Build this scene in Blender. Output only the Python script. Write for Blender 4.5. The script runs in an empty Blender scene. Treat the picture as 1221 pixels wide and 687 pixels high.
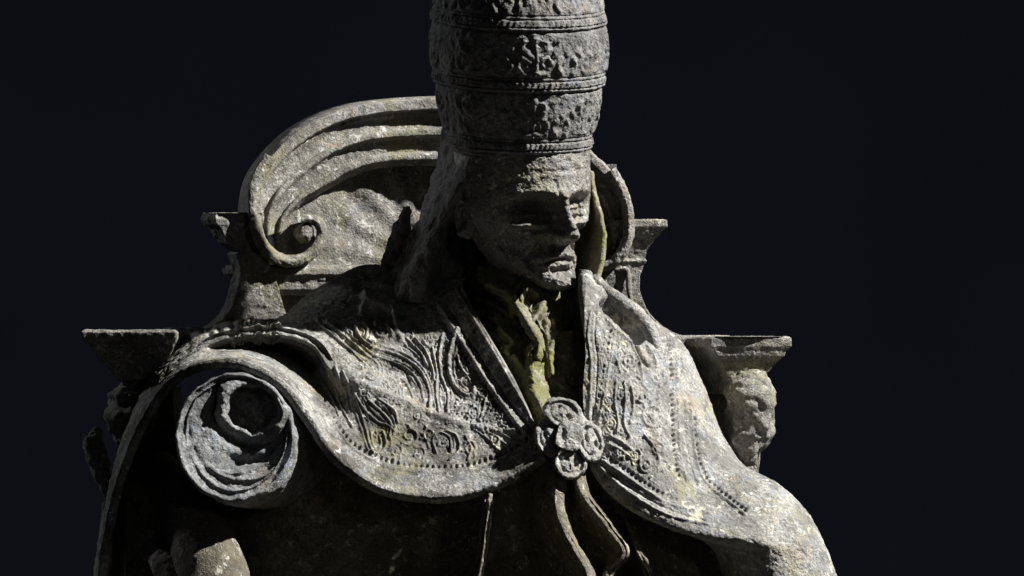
import bpy, math, random
import numpy as np

# ------------------------------------------------------------------ camera, night sky, flood lamps, added front fill
S = 0.0015            # metres per photo pixel on the plane of the head
DC = 6000.0           # camera distance in those pixels (9 m)
Z0 = 1.21             # height of the picture centre above the plinth
scene = bpy.context.scene
C = scene.collection

cam_d = bpy.data.cameras.new('camera')
cam = bpy.data.objects.new('camera', cam_d); C.objects.link(cam)
cam.location = (0, -DC * S, Z0)
cam.rotation_euler = (math.pi / 2, 0, 0)
cam_d.sensor_width = 36.0
cam_d.lens = 36.0 * DC / 1221.0
cam_d.clip_end = 500
scene.camera = cam

world = bpy.data.worlds.new('World'); scene.world = world
world.use_nodes = True
bg = world.node_tree.nodes['Background']
bg.inputs['Color'].default_value = (0.60, 0.66, 0.98, 1)
bg.inputs['Strength'].default_value = 0.0075
_n = world.node_tree.nodes.new('ShaderNodeTexNoise'); _n.inputs['Scale'].default_value = 9.0; _n.inputs['Detail'].default_value = 2.0
_tc = world.node_tree.nodes.new('ShaderNodeTexCoord'); world.node_tree.links.new(_tc.outputs['Generated'], _n.inputs['Vector'])
_r = world.node_tree.nodes.new('ShaderNodeValToRGB')
_r.color_ramp.elements[0].position = .3; _r.color_ramp.elements[0].color = (.50, .54, .80, 1)
_r.color_ramp.elements[1].position = .7; _r.color_ramp.elements[1].color = (.64, .74, 1.10, 1)
world.node_tree.links.new(_n.outputs['Fac'], _r.inputs['Fac']); world.node_tree.links.new(_r.outputs['Color'], bg.inputs['Color'])

def lamp(name, az, el, dist, power, size, color, target=(0.0, 0.0, Z0 - 0.05)):
    """spot light: az degrees to the right of the camera axis, el degrees up"""
    a, e = math.radians(az), math.radians(el)
    v = np.array((math.sin(a) * math.cos(e), -math.cos(a) * math.cos(e), math.sin(e)))
    ld = bpy.data.lights.new(name, 'SPOT')
    ld.energy = power; ld.shadow_soft_size = size; ld.color = color
    ld.spot_size = math.radians(34); ld.spot_blend = 0.4
    o = bpy.data.objects.new(name, ld); C.objects.link(o)
    p = np.array(target) + v * dist
    o.location = p
    from mathutils import Vector
    o.rotation_euler = Vector(-v).to_track_quat('-Z', 'Y').to_euler()
    return o
lamp('key_flood_lamp', 82, 45, 8.0, 9000, 0.08, (1.0, 0.985, 0.955))
lamp('front_fill_light', 25, 10, 8.0, 42, 0.6, (1.0, 0.97, 0.92))  # added weak fill that lifts the dark folds, not a known lamp
lamp('side_flood_lamp', -124, 22, 8.0, 420, 0.25, (0.93, 0.97, 1.0))

scene.view_settings.view_transform = 'Standard'
scene.view_settings.look = 'None'
scene.view_settings.exposure = 0.0
scene.view_settings.gamma = 1.0

# ------------------------------------------------------------------ numeric helpers
rng = np.random.default_rng(7)
random.seed(7)

def _hash(ix, iy, iz, seed):
    h = (ix.astype(np.int64) * 374761393 + iy.astype(np.int64) * 668265263 + iz.astype(np.int64) * 1274126177 + seed * 974711)
    h &= 0xffffffff
    h = ((h ^ (h >> 13)) * 1274126177) & 0xffffffff
    h = ((h ^ (h >> 16)) * 2246822519) & 0xffffffff
    h ^= h >> 15
    return (h & 0xffffff) / float(0xffffff) * 2 - 1

def vnoise(p, scale, seed=0):
    q = p / scale
    i = np.floor(q).astype(np.int64); f = q - i
    f = f * f * f * (f * (f * 6 - 15) + 10)
    out = 0
    for dx in (0, 1):
        wx = f[..., 0] if dx else 1 - f[..., 0]
        for dy in (0, 1):
            wy = f[..., 1] if dy else 1 - f[..., 1]
            for dz in (0, 1):
                wz = f[..., 2] if dz else 1 - f[..., 2]
                out = out + wx * wy * wz * _hash(i[..., 0] + dx, i[..., 1] + dy, i[..., 2] + dz, seed)
    return out

def fbm(p, scale, octv=4, seed=0, gain=0.5):
    r = 0; a = 1.0
    for k in range(octv):
        r = r + a * vnoise(p, scale / 2 ** k, seed + 17 * k); a *= gain
    return r

def crspline(P, n):
    """Catmull-Rom along axis 0 of P (k, ...) -> (n, ...), chord-uniform in parameter"""
    P = np.asarray(P, float)
    k = P.shape[0]
    Q = np.concatenate([2 * P[:1] - P[1:2], P, 2 * P[-1:] - P[-2:-1]], 0)
    t = np.linspace(0, k - 1, n); i = np.minimum(t.astype(int), k - 2); f = t - i
    f = f.reshape((-1,) + (1,) * (P.ndim - 1))
    p0, p1, p2, p3 = Q[i], Q[i + 1], Q[i + 2], Q[i + 3]
    return 0.5 * ((2 * p1) + (-p0 + p2) * f + (2 * p0 - 5 * p1 + 4 * p2 - p3) * f ** 2 + (-p0 + 3 * p1 - 3 * p2 + p3) * f ** 3)

def resample(P, n):
    """smooth polyline resampled at equal arc length"""
    Q = crspline(P, max(200, n * 3))
    L = np.concatenate([[0], np.cumsum(np.linalg.norm(np.diff(Q, axis=0), axis=1))])
    t = np.linspace(0, L[-1], n)
    return np.stack([np.interp(t, L, Q[:, j]) for j in range(Q.shape[1])], 1)

def lerp_table(x, tab):
    tab = np.asarray(tab, float)
    return np.interp(x, tab[:, 0], tab[:, 1])

def smooth_table(x, tab, n=600):
    tab = np.asarray(tab, float)
    Q = crspline(tab, n)
    o = np.argsort(Q[:, 0])
    return np.interp(x, Q[o, 0], Q[o, 1])

def W(uvd):
    """(u, v, d): photo pixel and depth toward the camera -> metres"""
    u, v, d = uvd[..., 0], uvd[..., 1], uvd[..., 2]
    k = (DC - d) / DC
    return np.stack([(u - 610.5) * k * S, -d * S, (343.5 - v) * k * S + Z0], -1)

def grid_normals(F, wrap=False):
    if wrap:
        du = np.roll(F, -1, 1) - np.roll(F, 1, 1)
    else:
        du = np.gradient(F, axis=1)
    dv = np.gradient(F, axis=0)
    n = np.cross(du, dv)
    l = np.linalg.norm(n, axis=-1, keepdims=True); l[l < 1e-9] = 1
    return n / l

class Relief:
    """height map over a rectangle; strokes are raised or cut"""
    def __init__(s, u0, v0, u1, v1, res=2.5):
        s.u0, s.v0, s.res = u0, v0, res
        s.w, s.h = int((u1 - u0) * res) + 1, int((v1 - v0) * res) + 1
        s.P = np.zeros((s.h, s.w), np.float32); s.N = np.zeros((s.h, s.w), np.float32)
    def dot(s, u, v, w, a, sq=2.0):
        r = s.res; x, y = (u - s.u0) * r, (v - s.v0) * r; R = int(2.6 * w * r) + 1
        x0, x1, y0, y1 = int(x) - R, int(x) + R + 1, int(y) - R, int(y) + R + 1
        x0, y0 = max(x0, 0), max(y0, 0); x1, y1 = min(x1, s.w), min(y1, s.h)
        if x0 >= x1 or y0 >= y1: return
        X = (np.arange(x0, x1) - x)[None, :]; Y = (np.arange(y0, y1) - y)[:, None]
        q = (X * X + Y * Y) / (w * r) ** 2
        g = a * np.exp(-q ** (sq / 2))
        if a > 0: np.maximum(s.P[y0:y1, x0:x1], g, out=s.P[y0:y1, x0:x1])
        else: np.minimum(s.N[y0:y1, x0:x1], g, out=s.N[y0:y1, x0:x1])
    def stroke(s, pts, w, a, taper=False, sq=2.0):
        pts = np.asarray(pts, float)
        L = np.sum(np.linalg.norm(np.diff(pts, axis=0), axis=1))
        n = max(6, int(L / (0.22 * w)))
        Q = resample(pts, n)
        for i, (x, y) in enumerate(Q):
            t = i / (n - 1)
            k = 1.0 if not taper else (0.35 + 0.65 * math.sin(math.pi * min(1, t * 0.8 + 0.2)))
            s.dot(x, y, w * k, a * (0.5 + 0.5 * k), sq)
    def beads(s, pts, step, w, a):
        pts = np.asarray(pts, float)
        Q0 = resample(pts, 200); L = np.sum(np.linalg.norm(np.diff(Q0, axis=0), axis=1))
        for x, y in resample(pts, max(3, int(L / step))):
            s.dot(x + rng.normal(0, .25), y + rng.normal(0, .25), w * rng.uniform(.8, 1.15), a * rng.uniform(.5, 1.1), 3)
    def scroll(s, x, y, r, rot, sgn, w=1.8, a=3.0, turns=1.5):
        n = 26; t = np.linspace(0, 1, n)
        ang = rot + sgn * t * turns * 2 * math.pi; rad = r * (1 - 0.85 * t)
        s.stroke(np.stack([x + rad * np.cos(ang), y + rad * np.sin(ang)], 1), w, a)
        s.dot(x, y, w * 1.5, a)
        for k in range(4):                              # leaves springing off the stem
            tt = rng.uniform(0, .55); an = rot + sgn * tt * turns * 2 * math.pi; ra = r * (1 - .85 * tt)
            p = np.array((x + ra * math.cos(an), y + ra * math.sin(an)))
            q = p + r * .75 * np.array((math.cos(an + sgn * .9), math.sin(an + sgn * .9)))
            m = (p + q) / 2 + r * .18 * np.array((math.cos(an), math.sin(an)))
            s.stroke([p, m, q], w * 1.15, a * .8, taper=True)
    def sample(s, u, v):
        H = s.P + s.N
        x = np.clip((u - s.u0) * s.res, 0, s.w - 1.001); y = np.clip((v - s.v0) * s.res, 0, s.h - 1.001)
        i, j = x.astype(int), y.astype(int); fx, fy = x - i, y - j
        return (H[j, i] * (1 - fx) * (1 - fy) + H[j, i + 1] * fx * (1 - fy) + H[j + 1, i] * (1 - fx) * fy + H[j + 1, i + 1] * fx * fy)

# ------------------------------------------------------------------ object helpers
def link_mesh(name, V, quads, tris, mat, parent=None):
    me = bpy.data.meshes.new(name)
    off = np.array(parent.location) if parent is not None and parent.type == 'EMPTY' else (
        np.array(parent['base']) if parent is not None and 'base' in parent else np.zeros(3))
    V = V - off
    nq, nt = len(quads), len(tris)
    me.vertices.add(len(V)); me.vertices.foreach_set('co', V.astype(np.float32).ravel())
    loops = np.concatenate([np.asarray(quads, np.int32).ravel(), np.asarray(tris, np.int32).ravel()])
    me.loops.add(len(loops)); me.loops.foreach_set('vertex_index', loops.astype(np.int32))
    me.polygons.add(nq + nt)
    st = np.concatenate([np.arange(nq) * 4, nq * 4 + np.arange(nt) * 3]).astype(np.int32)
    me.polygons.foreach_set('loop_start', st)
    me.polygons.foreach_set('use_smooth', np.ones(nq + nt, bool))
    me.update(calc_edges=True); me.validate()
    me.materials.append(mat)
    o = bpy.data.objects.new(name, me); C.objects.link(o)
    if parent is not None:
        o.parent = parent
    o['base'] = [float(x) for x in off]
    return o

def drop_base():
    for o in bpy.data.objects:
        if 'base' in o: del o['base']

def sheet(name, F, mat, parent, th=8.0, back=None, rough=0.6, rscale=7.0, flip=None, height=None, seed=1):
    """grid F (n, m, 3) in px space, displaced along its normal and given a thickness"""
    N = grid_normals(F)
    if flip is None: flip = N[..., 2].mean() < 0
    if flip: N = -N
    h = rough * fbm(F, rscale, 4, seed)
    if height is not None: h = h + height
    B = F - N * (th + np.maximum(0, -h))[..., None] if back is None else back
    F = F + N * h[..., None]
    n, m = F.shape[:2]
    V = np.concatenate([F.reshape(-1, 3), B.reshape(-1, 3)])
    idx = np.arange(n * m).reshape(n, m); bx = idx + n * m
    def q(a, b, c, d): return np.stack([a.ravel(), b.ravel(), c.ravel(), d.ravel()], 1)
    Q = [q(idx[:-1, :-1], idx[:-1, 1:], idx[1:, 1:], idx[1:, :-1]),
         q(bx[:-1, :-1], bx[1:, :-1], bx[1:, 1:], bx[:-1, 1:])]
    for A, Bk, s in ((idx[0], bx[0], 1), (idx[-1], bx[-1], -1), (idx[:, 0], bx[:, 0], -1), (idx[:, -1], bx[:, -1], 1)):
        e = (A[:-1], Bk[:-1], Bk[1:], A[1:]) if s > 0 else (A[:-1], A[1:], Bk[1:], Bk[:-1])
        Q.append(q(*e))
    Q = np.concatenate(Q)
    if flip: Q = Q[:, ::-1]
    # world y = -d mirrors handedness, so wind the other way round
    V = W(V); Q = Q if True else Q
    return link_mesh(name, V, Q, np.zeros((0, 3), int), mat, parent)

def rings(name, F, mat, parent, rough=0.6, rscale=7.0, height=None, caps=(True, True), seed=1, outward=1):
    """closed rings F (n, m, 3): a lofted solid"""
    N = grid_normals(F, wrap=True)
    cen = F.mean(1, keepdims=True)
    if ((F - cen) * N).sum(-1).mean() < 0: N = -N; fl = True
    else: fl = False
    h = rough * fbm(F, rscale, 4, seed)
    if height is not None: h = h + height
    F = F + N * h[..., None]
    n, m = F.shape[:2]
    V = F.reshape(-1, 3); idx = np.arange(n * m).reshape(n, m); nx = np.roll(idx, -1, 1)
    Q = np.stack([idx[:-1].ravel(), nx[:-1].ravel(), nx[1:].ravel(), idx[1:].ravel()], 1)
    T = []
    extra = []
    if caps[0]:
        c = len(V) + len(extra); extra.append(F[0].mean(0)); T.append(np.stack([np.full(m, c), nx[0], idx[0]], 1))
    if caps[1]:
        c = len(V) + len(extra); extra.append(F[-1].mean(0)); T.append(np.stack([np.full(m, c), idx[-1], nx[-1]], 1))
    if extra: V = np.concatenate([V, np.array(extra)])
    T = np.concatenate(T) if T else np.zeros((0, 3), int)
    if fl: Q = Q[:, ::-1]; T = T[:, ::-1] if len(T) else T
    return link_mesh(name, W(V), Q, T, mat, parent)

def tube(name, path, radii, mat, parent, n=80, m=28, rough=0.6, rscale=7, flat=1.0, seed=1, height=None):
    path = np.asarray(path, float)
    Pq = crspline(path, n); R = crspline(np.asarray(radii, float).reshape(-1, 1), n)[:, 0]
    T = np.gradient(Pq, axis=0); T /= np.linalg.norm(T, axis=1, keepdims=True)
    up = np.array((0, 0, 1.0)); A = np.cross(T, up); A /= np.maximum(np.linalg.norm(A, axis=1, keepdims=True), 1e-6)
    Bv = np.cross(T, A)
    th = np.linspace(0, 2 * np.pi, m, endpoint=False)
    F = Pq[:, None] + R[:, None, None] * (np.cos(th)[None, :, None] * A[:, None] + flat * np.sin(th)[None, :, None] * Bv[:, None])
    return rings(name, F, mat, parent, rough, rscale, height, seed=seed)

def blob(name, c, r, mat, parent, rough=2.0, rscale=12, n=40, m=56, seed=1, fn=None):
    t = np.linspace(0.02, np.pi - 0.02, n)[:, None]; p = np.linspace(0, 2 * np.pi, m, endpoint=False)[None]
    X = np.sin(t) * np.cos(p); Y = -np.cos(t) * np.ones_like(p); Z = np.sin(t) * np.sin(p)
    F = np.stack([c[0] + r[0] * X, c[1] + r[1] * Y, c[2] + r[2] * Z], -1)
    h = fn(X, Y, Z) if fn else None
    return rings(name, F, mat, parent, rough, rscale, h, seed=seed)

def thing(name, label, cat, loc):
    o = bpy.data.objects.new(name, None); C.objects.link(o); o.location = loc
    o.empty_display_size = 0.1
    o['label'] = label; o['category'] = cat
    return o

# ------------------------------------------------------------------ materials
def stone(name, base, dark, light, algae, k_dark=0.5, k_light=0.5, k_algae=0.3, rough=0.85, bump=0.6, scale=1.0, spec=0.25):
    """weathered stone: grey ground, dark crust, pale lichen spots, green-yellow algae, tiny pits"""
    m = bpy.data.materials.new(name); m.use_nodes = True
    nt = m.node_tree; nd = nt.nodes; lk = nt.links
    bs = nd['Principled BSDF']
    tc = nd.new('ShaderNodeTexCoord')
    def noise(sc, det=6, rgh=0.6, dist=0.0):
        x = nd.new('ShaderNodeTexNoise'); x.inputs['Scale'].default_value = sc * scale
        x.inputs['Detail'].default_value = det; x.inputs['Roughness'].default_value = rgh
        x.inputs['Distortion'].default_value = dist
        lk.new(tc.outputs['Object'], x.inputs['Vector']); return x
    def ramp(src, a, b, top=1.0):
        r = nd.new('ShaderNodeMapRange'); r.inputs['From Min'].default_value = a; r.inputs['From Max'].default_value = b
        r.inputs['To Max'].default_value = top; r.interpolation_type = 'SMOOTHSTEP'
        lk.new(src, r.inputs['Value']); return r.outputs['Result']
    def mix(fac, c1, c2):
        x = nd.new('ShaderNodeMix'); x.data_type = 'RGBA'
        for s_, c in ((6, c1), (7, c2)):
            if isinstance(c, tuple): x.inputs[s_].default_value = (*c, 1)
            else: lk.new(c, x.inputs[s_])
        if isinstance(fac, float): x.inputs[0].default_value = fac
        else: lk.new(fac, x.inputs[0])
        return x.outputs[2]
    big = noise(9, 8, 0.65, 0.6); mid = noise(34, 7, 0.7, 0.3); fine = noise(190, 5, 0.75); tint = noise(16, 3, 0.5, 1.0)
    col = mix(ramp(fine.outputs['Fac'], .3, .72), tuple(x * .50 for x in base), tuple(min(1, x * 1.55) for x in base))
    # faint warm and blue tints that old stone takes on
    col = mix(ramp(tint.outputs['Fac'], .55, .70, .5), col, (base[0] * 1.22, base[1] * 1.02, base[2] * .74))
    tint2 = noise(21, 3, 0.5, 1.2)
    col = mix(ramp(tint2.outputs['Fac'], .54, .70, .5), col, (base[0] * .78, base[1] * .90, base[2] * 1.16))
    col = mix(ramp(big.outputs['Fac'], .43, .60, k_dark), col, dark)
    col = mix(ramp(mid.outputs['Fac'], .50, .63, k_dark * .9), col, tuple(x * .8 for x in dark))
    al = noise(6.5, 7, 0.7, 0.9)
    col = mix(ramp(al.outputs['Fac'], .57 - k_algae * .25, .68 - k_algae * .22, min(1, .35 + k_algae)), col, algae)
    sp = noise(48, 8, 0.8, 0.4)
    col = mix(ramp(sp.outputs['Fac'], .60 - .05 * k_light, .625 - .05 * k_light, min(1.0, .5 + .5 * k_light)), col, light)
    cr = noise(11, 9, 0.78, 0.5)
    col = mix(ramp(cr.outputs['Fac'], .61, .635, .35 + .6 * k_light), col, (light[0] * .95, light[1] * .92, light[2] * .72))
    vo = nd.new('ShaderNodeTexVoronoi'); vo.inputs['Scale'].default_value = 240 * scale; lk.new(tc.outputs['Object'], vo.inputs['Vector'])
    lk.new(col, bs.inputs['Base Color'])
    bs.inputs['Roughness'].default_value = rough
    bs.inputs['Specular IOR Level'].default_value = spec
    ad = nd.new('ShaderNodeMath'); ad.operation = 'ADD'
    m1 = nd.new('ShaderNodeMath'); m1.operation = 'MULTIPLY'; m1.inputs[1].default_value = 0.6
    lk.new(mid.outputs['Fac'], m1.inputs[0]); lk.new(m1.outputs[0], ad.inputs[0])
    ad2 = nd.new('ShaderNodeMath'); ad2.operation = 'ADD'
    m2 = nd.new('ShaderNodeMath'); m2.operation = 'MULTIPLY'; m2.inputs[1].default_value = 0.35
    lk.new(vo.outputs['Distance'], m2.inputs[0]); lk.new(m2.outputs[0], ad2.inputs[0])
    m3 = nd.new('ShaderNodeMath'); m3.operation = 'MULTIPLY'; m3.inputs[1].default_value = 0.7
    lk.new(fine.outputs['Fac'], m3.inputs[0]); lk.new(m3.outputs[0], ad2.inputs[1]); lk.new(ad2.outputs[0], ad.inputs[1])
    bp = nd.new('ShaderNodeBump'); bp.inputs['Strength'].default_value = min(1, bump * 1.5); bp.inputs['Distance'].default_value = 0.004
    lk.new(ad.outputs[0], bp.inputs['Height']); lk.new(bp.outputs['Normal'], bs.inputs['Normal'])
    return m

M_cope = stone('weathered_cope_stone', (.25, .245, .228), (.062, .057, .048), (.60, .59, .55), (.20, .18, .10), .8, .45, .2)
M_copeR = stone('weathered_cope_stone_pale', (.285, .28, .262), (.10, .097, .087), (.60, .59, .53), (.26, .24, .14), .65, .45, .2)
M_tiara = stone('dark_crusted_stone', (.17, .165, .16), (.05, .047, .043), (.36, .36, .36), (.12, .115, .07), .6, .2, .1, spec=.35)
M_face = stone('face_stone', (.20, .187, .165), (.045, .04, .035), (.58, .57, .53), (.16, .15, .07), .6, .45, .2, rough=.5, spec=.5)
M_neck = stone('mossy_stone', (.22, .205, .15), (.07, .065, .04), (.46, .44, .36), (.15, .155, .045), .45, .35, .5)
M_throne = stone('throne_stone', (.225, .215, .195), (.075, .07, .058), (.50, .49, .45), (.17, .16, .09), .6, .55, .25)
M_robe = stone('robe_stone', (.19, .17, .13), (.07, .06, .04), (.55, .54, .48), (.15, .13, .07), .6, .4, .2)
M_sleeve = stone('sleeve_stone', (.215, .22, .22), (.06, .06, .06), (.48, .49, .49), (.16, .16, .11), .7, .35, .1)
M_plinth = stone('plinth_stone', (.2, .2, .19), (.1, .1, .09), (.4, .4, .38), (.14, .14, .08))

# ------------------------------------------------------------------ plinth (below the frame)
def box(name, x0, x1, y0, y1, z0, z1, mat, parent=None, bev=0.01):
    import bmesh
    bm = bmesh.new(); bmesh.ops.create_cube(bm, size=1)
    for v in bm.verts:
        v.co = ((x0 + x1) / 2 + v.co.x * (x1 - x0), (y0 + y1) / 2 + v.co.y * (y1 - y0), (z0 + z1) / 2 + v.co.z * (z1 - z0))
    bmesh.ops.bevel(bm, geom=bm.edges[:], offset=bev, segments=2, affect='EDGES')
    if parent is not None:
        for v in bm.verts: v.co -= parent.location
    me = bpy.data.meshes.new(name); bm.to_mesh(me); bm.free(); me.materials.append(mat)
    o = bpy.data.objects.new(name, me); C.objects.link(o)
    if parent is not None: o.parent = parent
    return o
pl = box('plinth', -0.95, 0.95, -0.75, 0.6, -0.3, 0.0, M_plinth, bev=.02); pl['kind'] = 'structure'

# ------------------------------------------------------------------ throne
PHI = math.radians(14); SP, CP = math.sin(PHI), math.cos(PHI)
TU, TD = 527.0, -278.0
def T(u, v, dl, dref=None):
    """throne frame: turned 14 degrees to the right, leaning back a little"""
    u, v, dl = np.broadcast_arrays(np.asarray(u, float), np.asarray(v, float), np.asarray(dl, float))
    dr = dl if dref is None else dref
    x = (u - TU - dr * SP) / CP
    lean = np.clip((330 - v) * 0.11, -8, 60)
    bow = 52 * np.clip(np.abs(x) / 235, 0, 1.25) ** 2          # the back curves forward at both ends
    return np.stack([TU + x * CP + dl * SP, v, TD - x * SP + dl * CP - lean + bow], -1)

throne = thing('throne', 'carved stone throne with scrolled arched back behind the seated figure', 'throne', (0.0, 0.12, 0.0))

# arched back: stacked mouldings between an outer and an inner curve
O = [(301, 286), (296, 255), (303, 215), (322, 185), (352, 156), (390, 135), (430, 123), (480, 117), (527, 115), (580, 119), (630, 131), (672, 152), (705, 180), (735, 211), (751, 246), (757, 276), (752, 295)]
I = [(338, 276), (346, 258), (366, 240), (392, 226), (415, 213), (438, 204), (465, 199), (495, 198), (527, 198), (575, 199), (620, 205), (655, 215), (682, 232), (699, 252), (709, 272), (713, 290), (714, 300)]
n = 420; m = 90
Oc, Ic = crspline(O, n), crspline(I, n)
w = np.linspace(0, 1, m)
prof = smooth_table(w, [(0, 8), (.03, 27), (.05, 30), (.17, 31), (.19, 29), (.205, 20), (.24, 18), (.30, 14), (.40, 13), (.46, 17), (.47, 23), (.52, 25), (.56, 24), (.58, 17), (.62, 12), (.72, 9), (.80, 9), (.81, 16), (.86, 19), (.91, 18), (.93, 11), (1, -6)])
UV = Oc[:, None] * (1 - w[None, :, None]) + Ic[:, None] * w[None, :, None]
F = T(UV[..., 0], UV[..., 1], (14 + .74 * (prof[None, :] - 14)) * np.ones((n, 1)))
Bk = T(UV[..., 0], UV[..., 1], -32 + 0 * UV[..., 0], dref=20.0)
arch = sheet('back_arch', F, M_throne, throne, back=Bk, rough=.75, rscale=9, seed=3)

# rim scrolls with volute eyes
def volute(pts, eye, r_eye, wid, dl):
    Pc = resample(np.array(pts, float), 220)
    Tn = np.gradient(Pc, axis=0); Tn /= np.linalg.norm(Tn, axis=1, keepdims=True)
    Nn = np.stack([-Tn[:, 1], Tn[:, 0]], 1)
    prof2 = np.array([(-.5, -30), (-.5, 2), (-.44, 7), (-.3, 9), (-.12, 10.5), (-.05, 11), (.05, 11), (.12, 10.5), (.3, 9), (.44, 7), (.5, 2), (.5, -30)])
    q = np.linspace(0, len(prof2) - 1, 48)
    po = np.interp(q, np.arange(len(prof2)), prof2[:, 0]); pd = np.interp(q, np.arange(len(prof2)), prof2[:, 1])
    ww = wid * np.interp(np.linspace(0, 1, 220), [0, .6, 1], [1, 1, .75])
    uv = Pc[:, None] + Nn[:, None] * (po[None, :, None] * ww[:, None, None])
    F = T(uv[..., 0], uv[..., 1], dl + pd[None, :] * np.ones((220, 1)))
    v = rings('volute', F, M_throne, throne, rough=.9, rscale=8, seed=5)
    e = T(eye[0], eye[1], dl - 6)
    blob('volute_eye', e, (r_eye, r_eye * 1.1, 14), M_throne, v, rough=1.2, rscale=6)
    return v
volute([(322, 186), (306, 218), (303, 250), (307, 280), (320, 301), (340, 311), (360, 309), (376, 298), (384, 281), (381, 267), (370, 261), (359, 262)], (363, 278), 11.5, 15, 33)
volute([(728, 203), (742, 228), (749, 255), (749, 280), (742, 300), (729, 314), (714, 318), (702, 312), (696, 300)], (708, 300), 9, 13, 33)

# hollow shell panel inside the arch
n, m = 170, 300
u = np.linspace(330, 735, m)[None] * np.ones((n, 1)); v = np.linspace(196, 470, n)[:, None] * np.ones((1, m))
rr = np.hypot((u - 527) / 190, (v - 300) / 120); an = np.arctan2(v - 330, u - 527)
hol = -22 * np.exp(-(rr / .75) ** 2) + 1.6 * np.cos(an * 22) * np.exp(-((rr - .65) / .35) ** 2)
F = T(u, v, -2 + hol); Bk = T(u, v, -45 + 0 * u, dref=0.0)
sheet('back_panel', F, M_throne, throne, back=Bk, rough=1.0, rscale=12, seed=8)

def loft_rect(name, levels, yaw, depth, d0, mat, parent, step=1.2, rough=.9, seed=1, per=40, dfun=None, height=None, rscale=8):
    """levels: (v, uL, uR, front); rectangular courses stacked into mouldings"""
    L = np.asarray(levels, float)
    arc = np.concatenate([[0], np.cumsum(np.hypot(np.diff(L[:, 0]), np.diff(L[:, 1])) + .5 * np.abs(np.diff(L[:, 3])))])
    tt = np.linspace(0, arc[-1], max(8, int(arc[-1] / step)))
    v, uL, uR, fr = (np.interp(tt, arc, L[:, k]) for k in range(4))
    c, s = math.cos(yaw), math.sin(yaw)
    wid = (uR - uL) / c
    P = []
    k = np.linspace(0, 1, per, endpoint=False)
    # local coordinates: x across 0..wid, y from front 0 to back -depth
    dep = depth + fr
    X = np.concatenate([k[None] * wid[:, None], np.repeat(wid[:, None], per, 1), (1 - k)[None] * wid[:, None], np.zeros((len(v), per))], 1)
    Y = np.concatenate([np.zeros((len(v), per)), -k[None] * dep[:, None], np.repeat(-dep[:, None], per, 1), -(1 - k)[None] * dep[:, None]], 1)
    Y = Y + fr[:, None]
    U = uL[:, None] - s * fr[:, None] + X * c + Y * s
    Dd = d0 - X * s + Y * c
    F = np.stack([U, v[:, None] * np.ones_like(U), Dd], -1)
    return rings(name, F, mat, parent, rough, rscale, height, seed=seed)

# back posts with cornice
def dT(u): return float(T(u, 330, 0)[2])
loft_rect('back_post', [(a_, b_ + 11, c_ + 8, d_) for a_, b_, c_, d_ in [(254, 300, 301, 0), (254, 247, 306, 12), (262, 245, 307, 14), (268, 248, 306, 12), (271, 252, 305, 8), (280, 256, 305, 5), (290, 262, 306, 2), (297, 270, 308, 0), (299, 275, 308, -2), (303, 271, 310, 2), (310, 273, 312, 0), (325, 277, 316, -3), (345, 272, 325, -3), (365, 266, 330, -2), (380, 256, 335, 0), (392, 238, 340, 0), (430, 232, 345, 0)]],
          .45, 25, dT(265) + 6, M_throne, throne, seed=11)
loft_rect('back_post', [(262, 735, 736, 0), (262, 728, 795, 14), (270, 728, 796, 14), (275, 730, 790, 10), (279, 730, 788, 9), (288, 730, 779, 3), (296, 730, 773, 1), (308, 728, 769, -1), (311, 728, 771, 2), (316, 726, 767, 0), (330, 722, 763, 0), (345, 720, 763, 0), (360, 718, 767, 0), (375, 716, 775, 0), (388, 716, 788, 0), (398, 716, 806, 0), (404, 716, 832, 0), (440, 716, 840, 0)],
          PHI, 55, dT(740) + 6, M_throne, throne, seed=12)
def frame_ridge(pts, wid, parent):
    P = [T(a, b, 3) for a, b in pts]
    return tube('panel_moulding', P, [wid] * len(P), M_throne, parent, n=60, m=14, rough=.5)
frame_ridge([(712, 322), (735, 322), (748, 323), (750, 345), (756, 372), (770, 392)], 3.2, throne)
frame_ridge([(294, 318), (292, 335), (287, 360), (276, 384)], 4, throne)
frame_ridge([(314, 325), (310, 345), (300, 372), (290, 392)], 4, throne)
# ledge under the left scroll
loft_rect('back_ledge', [(316, 292, 440, 12), (321, 290, 445, 18), (327, 292, 445, 18), (330, 296, 440, 12), (336, 300, 440, 6), (345, 305, 440, 2), (352, 308, 440, -8)], .46, 40, dT(295) + 8, M_throne, throne, seed=13, per=60)

# arm posts: capital, carved mask, shaft
pL = loft_rect('arm_post', [(560, 150, 212, 0), (470, 148, 206, 0), (462, 150, 205, 4)][::-1] + [(1140, 150, 212, 0)], -.12, 90, 25, M_throne, throne, seed=21, step=3)
loft_rect('capital', [(393.5, 150, 160, 20), (393.5, 100, 207, 22), (396, 97, 210, 25), (403, 98, 210, 25), (408, 101, 209, 22), (411, 106, 207, 18), (420, 112, 204, 12), (430, 120, 200, 6), (440, 130, 197, 1), (448, 136, 195, -3), (453, 139, 194, -2), (456, 146, 193, -8), (466, 150, 190, -10)], -.12, 75, 62, M_throne, pL, seed=22)
def mask_fn(X, Y, Z):
    return (10 * np.exp(-((X) / .22) ** 2 - ((Y - .05) / .35) ** 2) - 9 * np.exp(-((np.abs(X) - .38) / .16) ** 2 - ((Y + .25) / .15) ** 2)
            + 6 * np.exp(-((np.abs(X) - .45) / .22) ** 2 - ((Y - .15) / .2) ** 2) - 8 * np.exp(-(X / .4) ** 2 - ((Y - .5) / .08) ** 2) + 5 * np.exp(-((Y + .5) / .1) ** 2)) * (Z > 0)
blob('carved_mask', (158, 492, 40), (30, 40, 34), M_throne, pL, rough=5, rscale=16, seed=4, fn=mask_fn)
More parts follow.
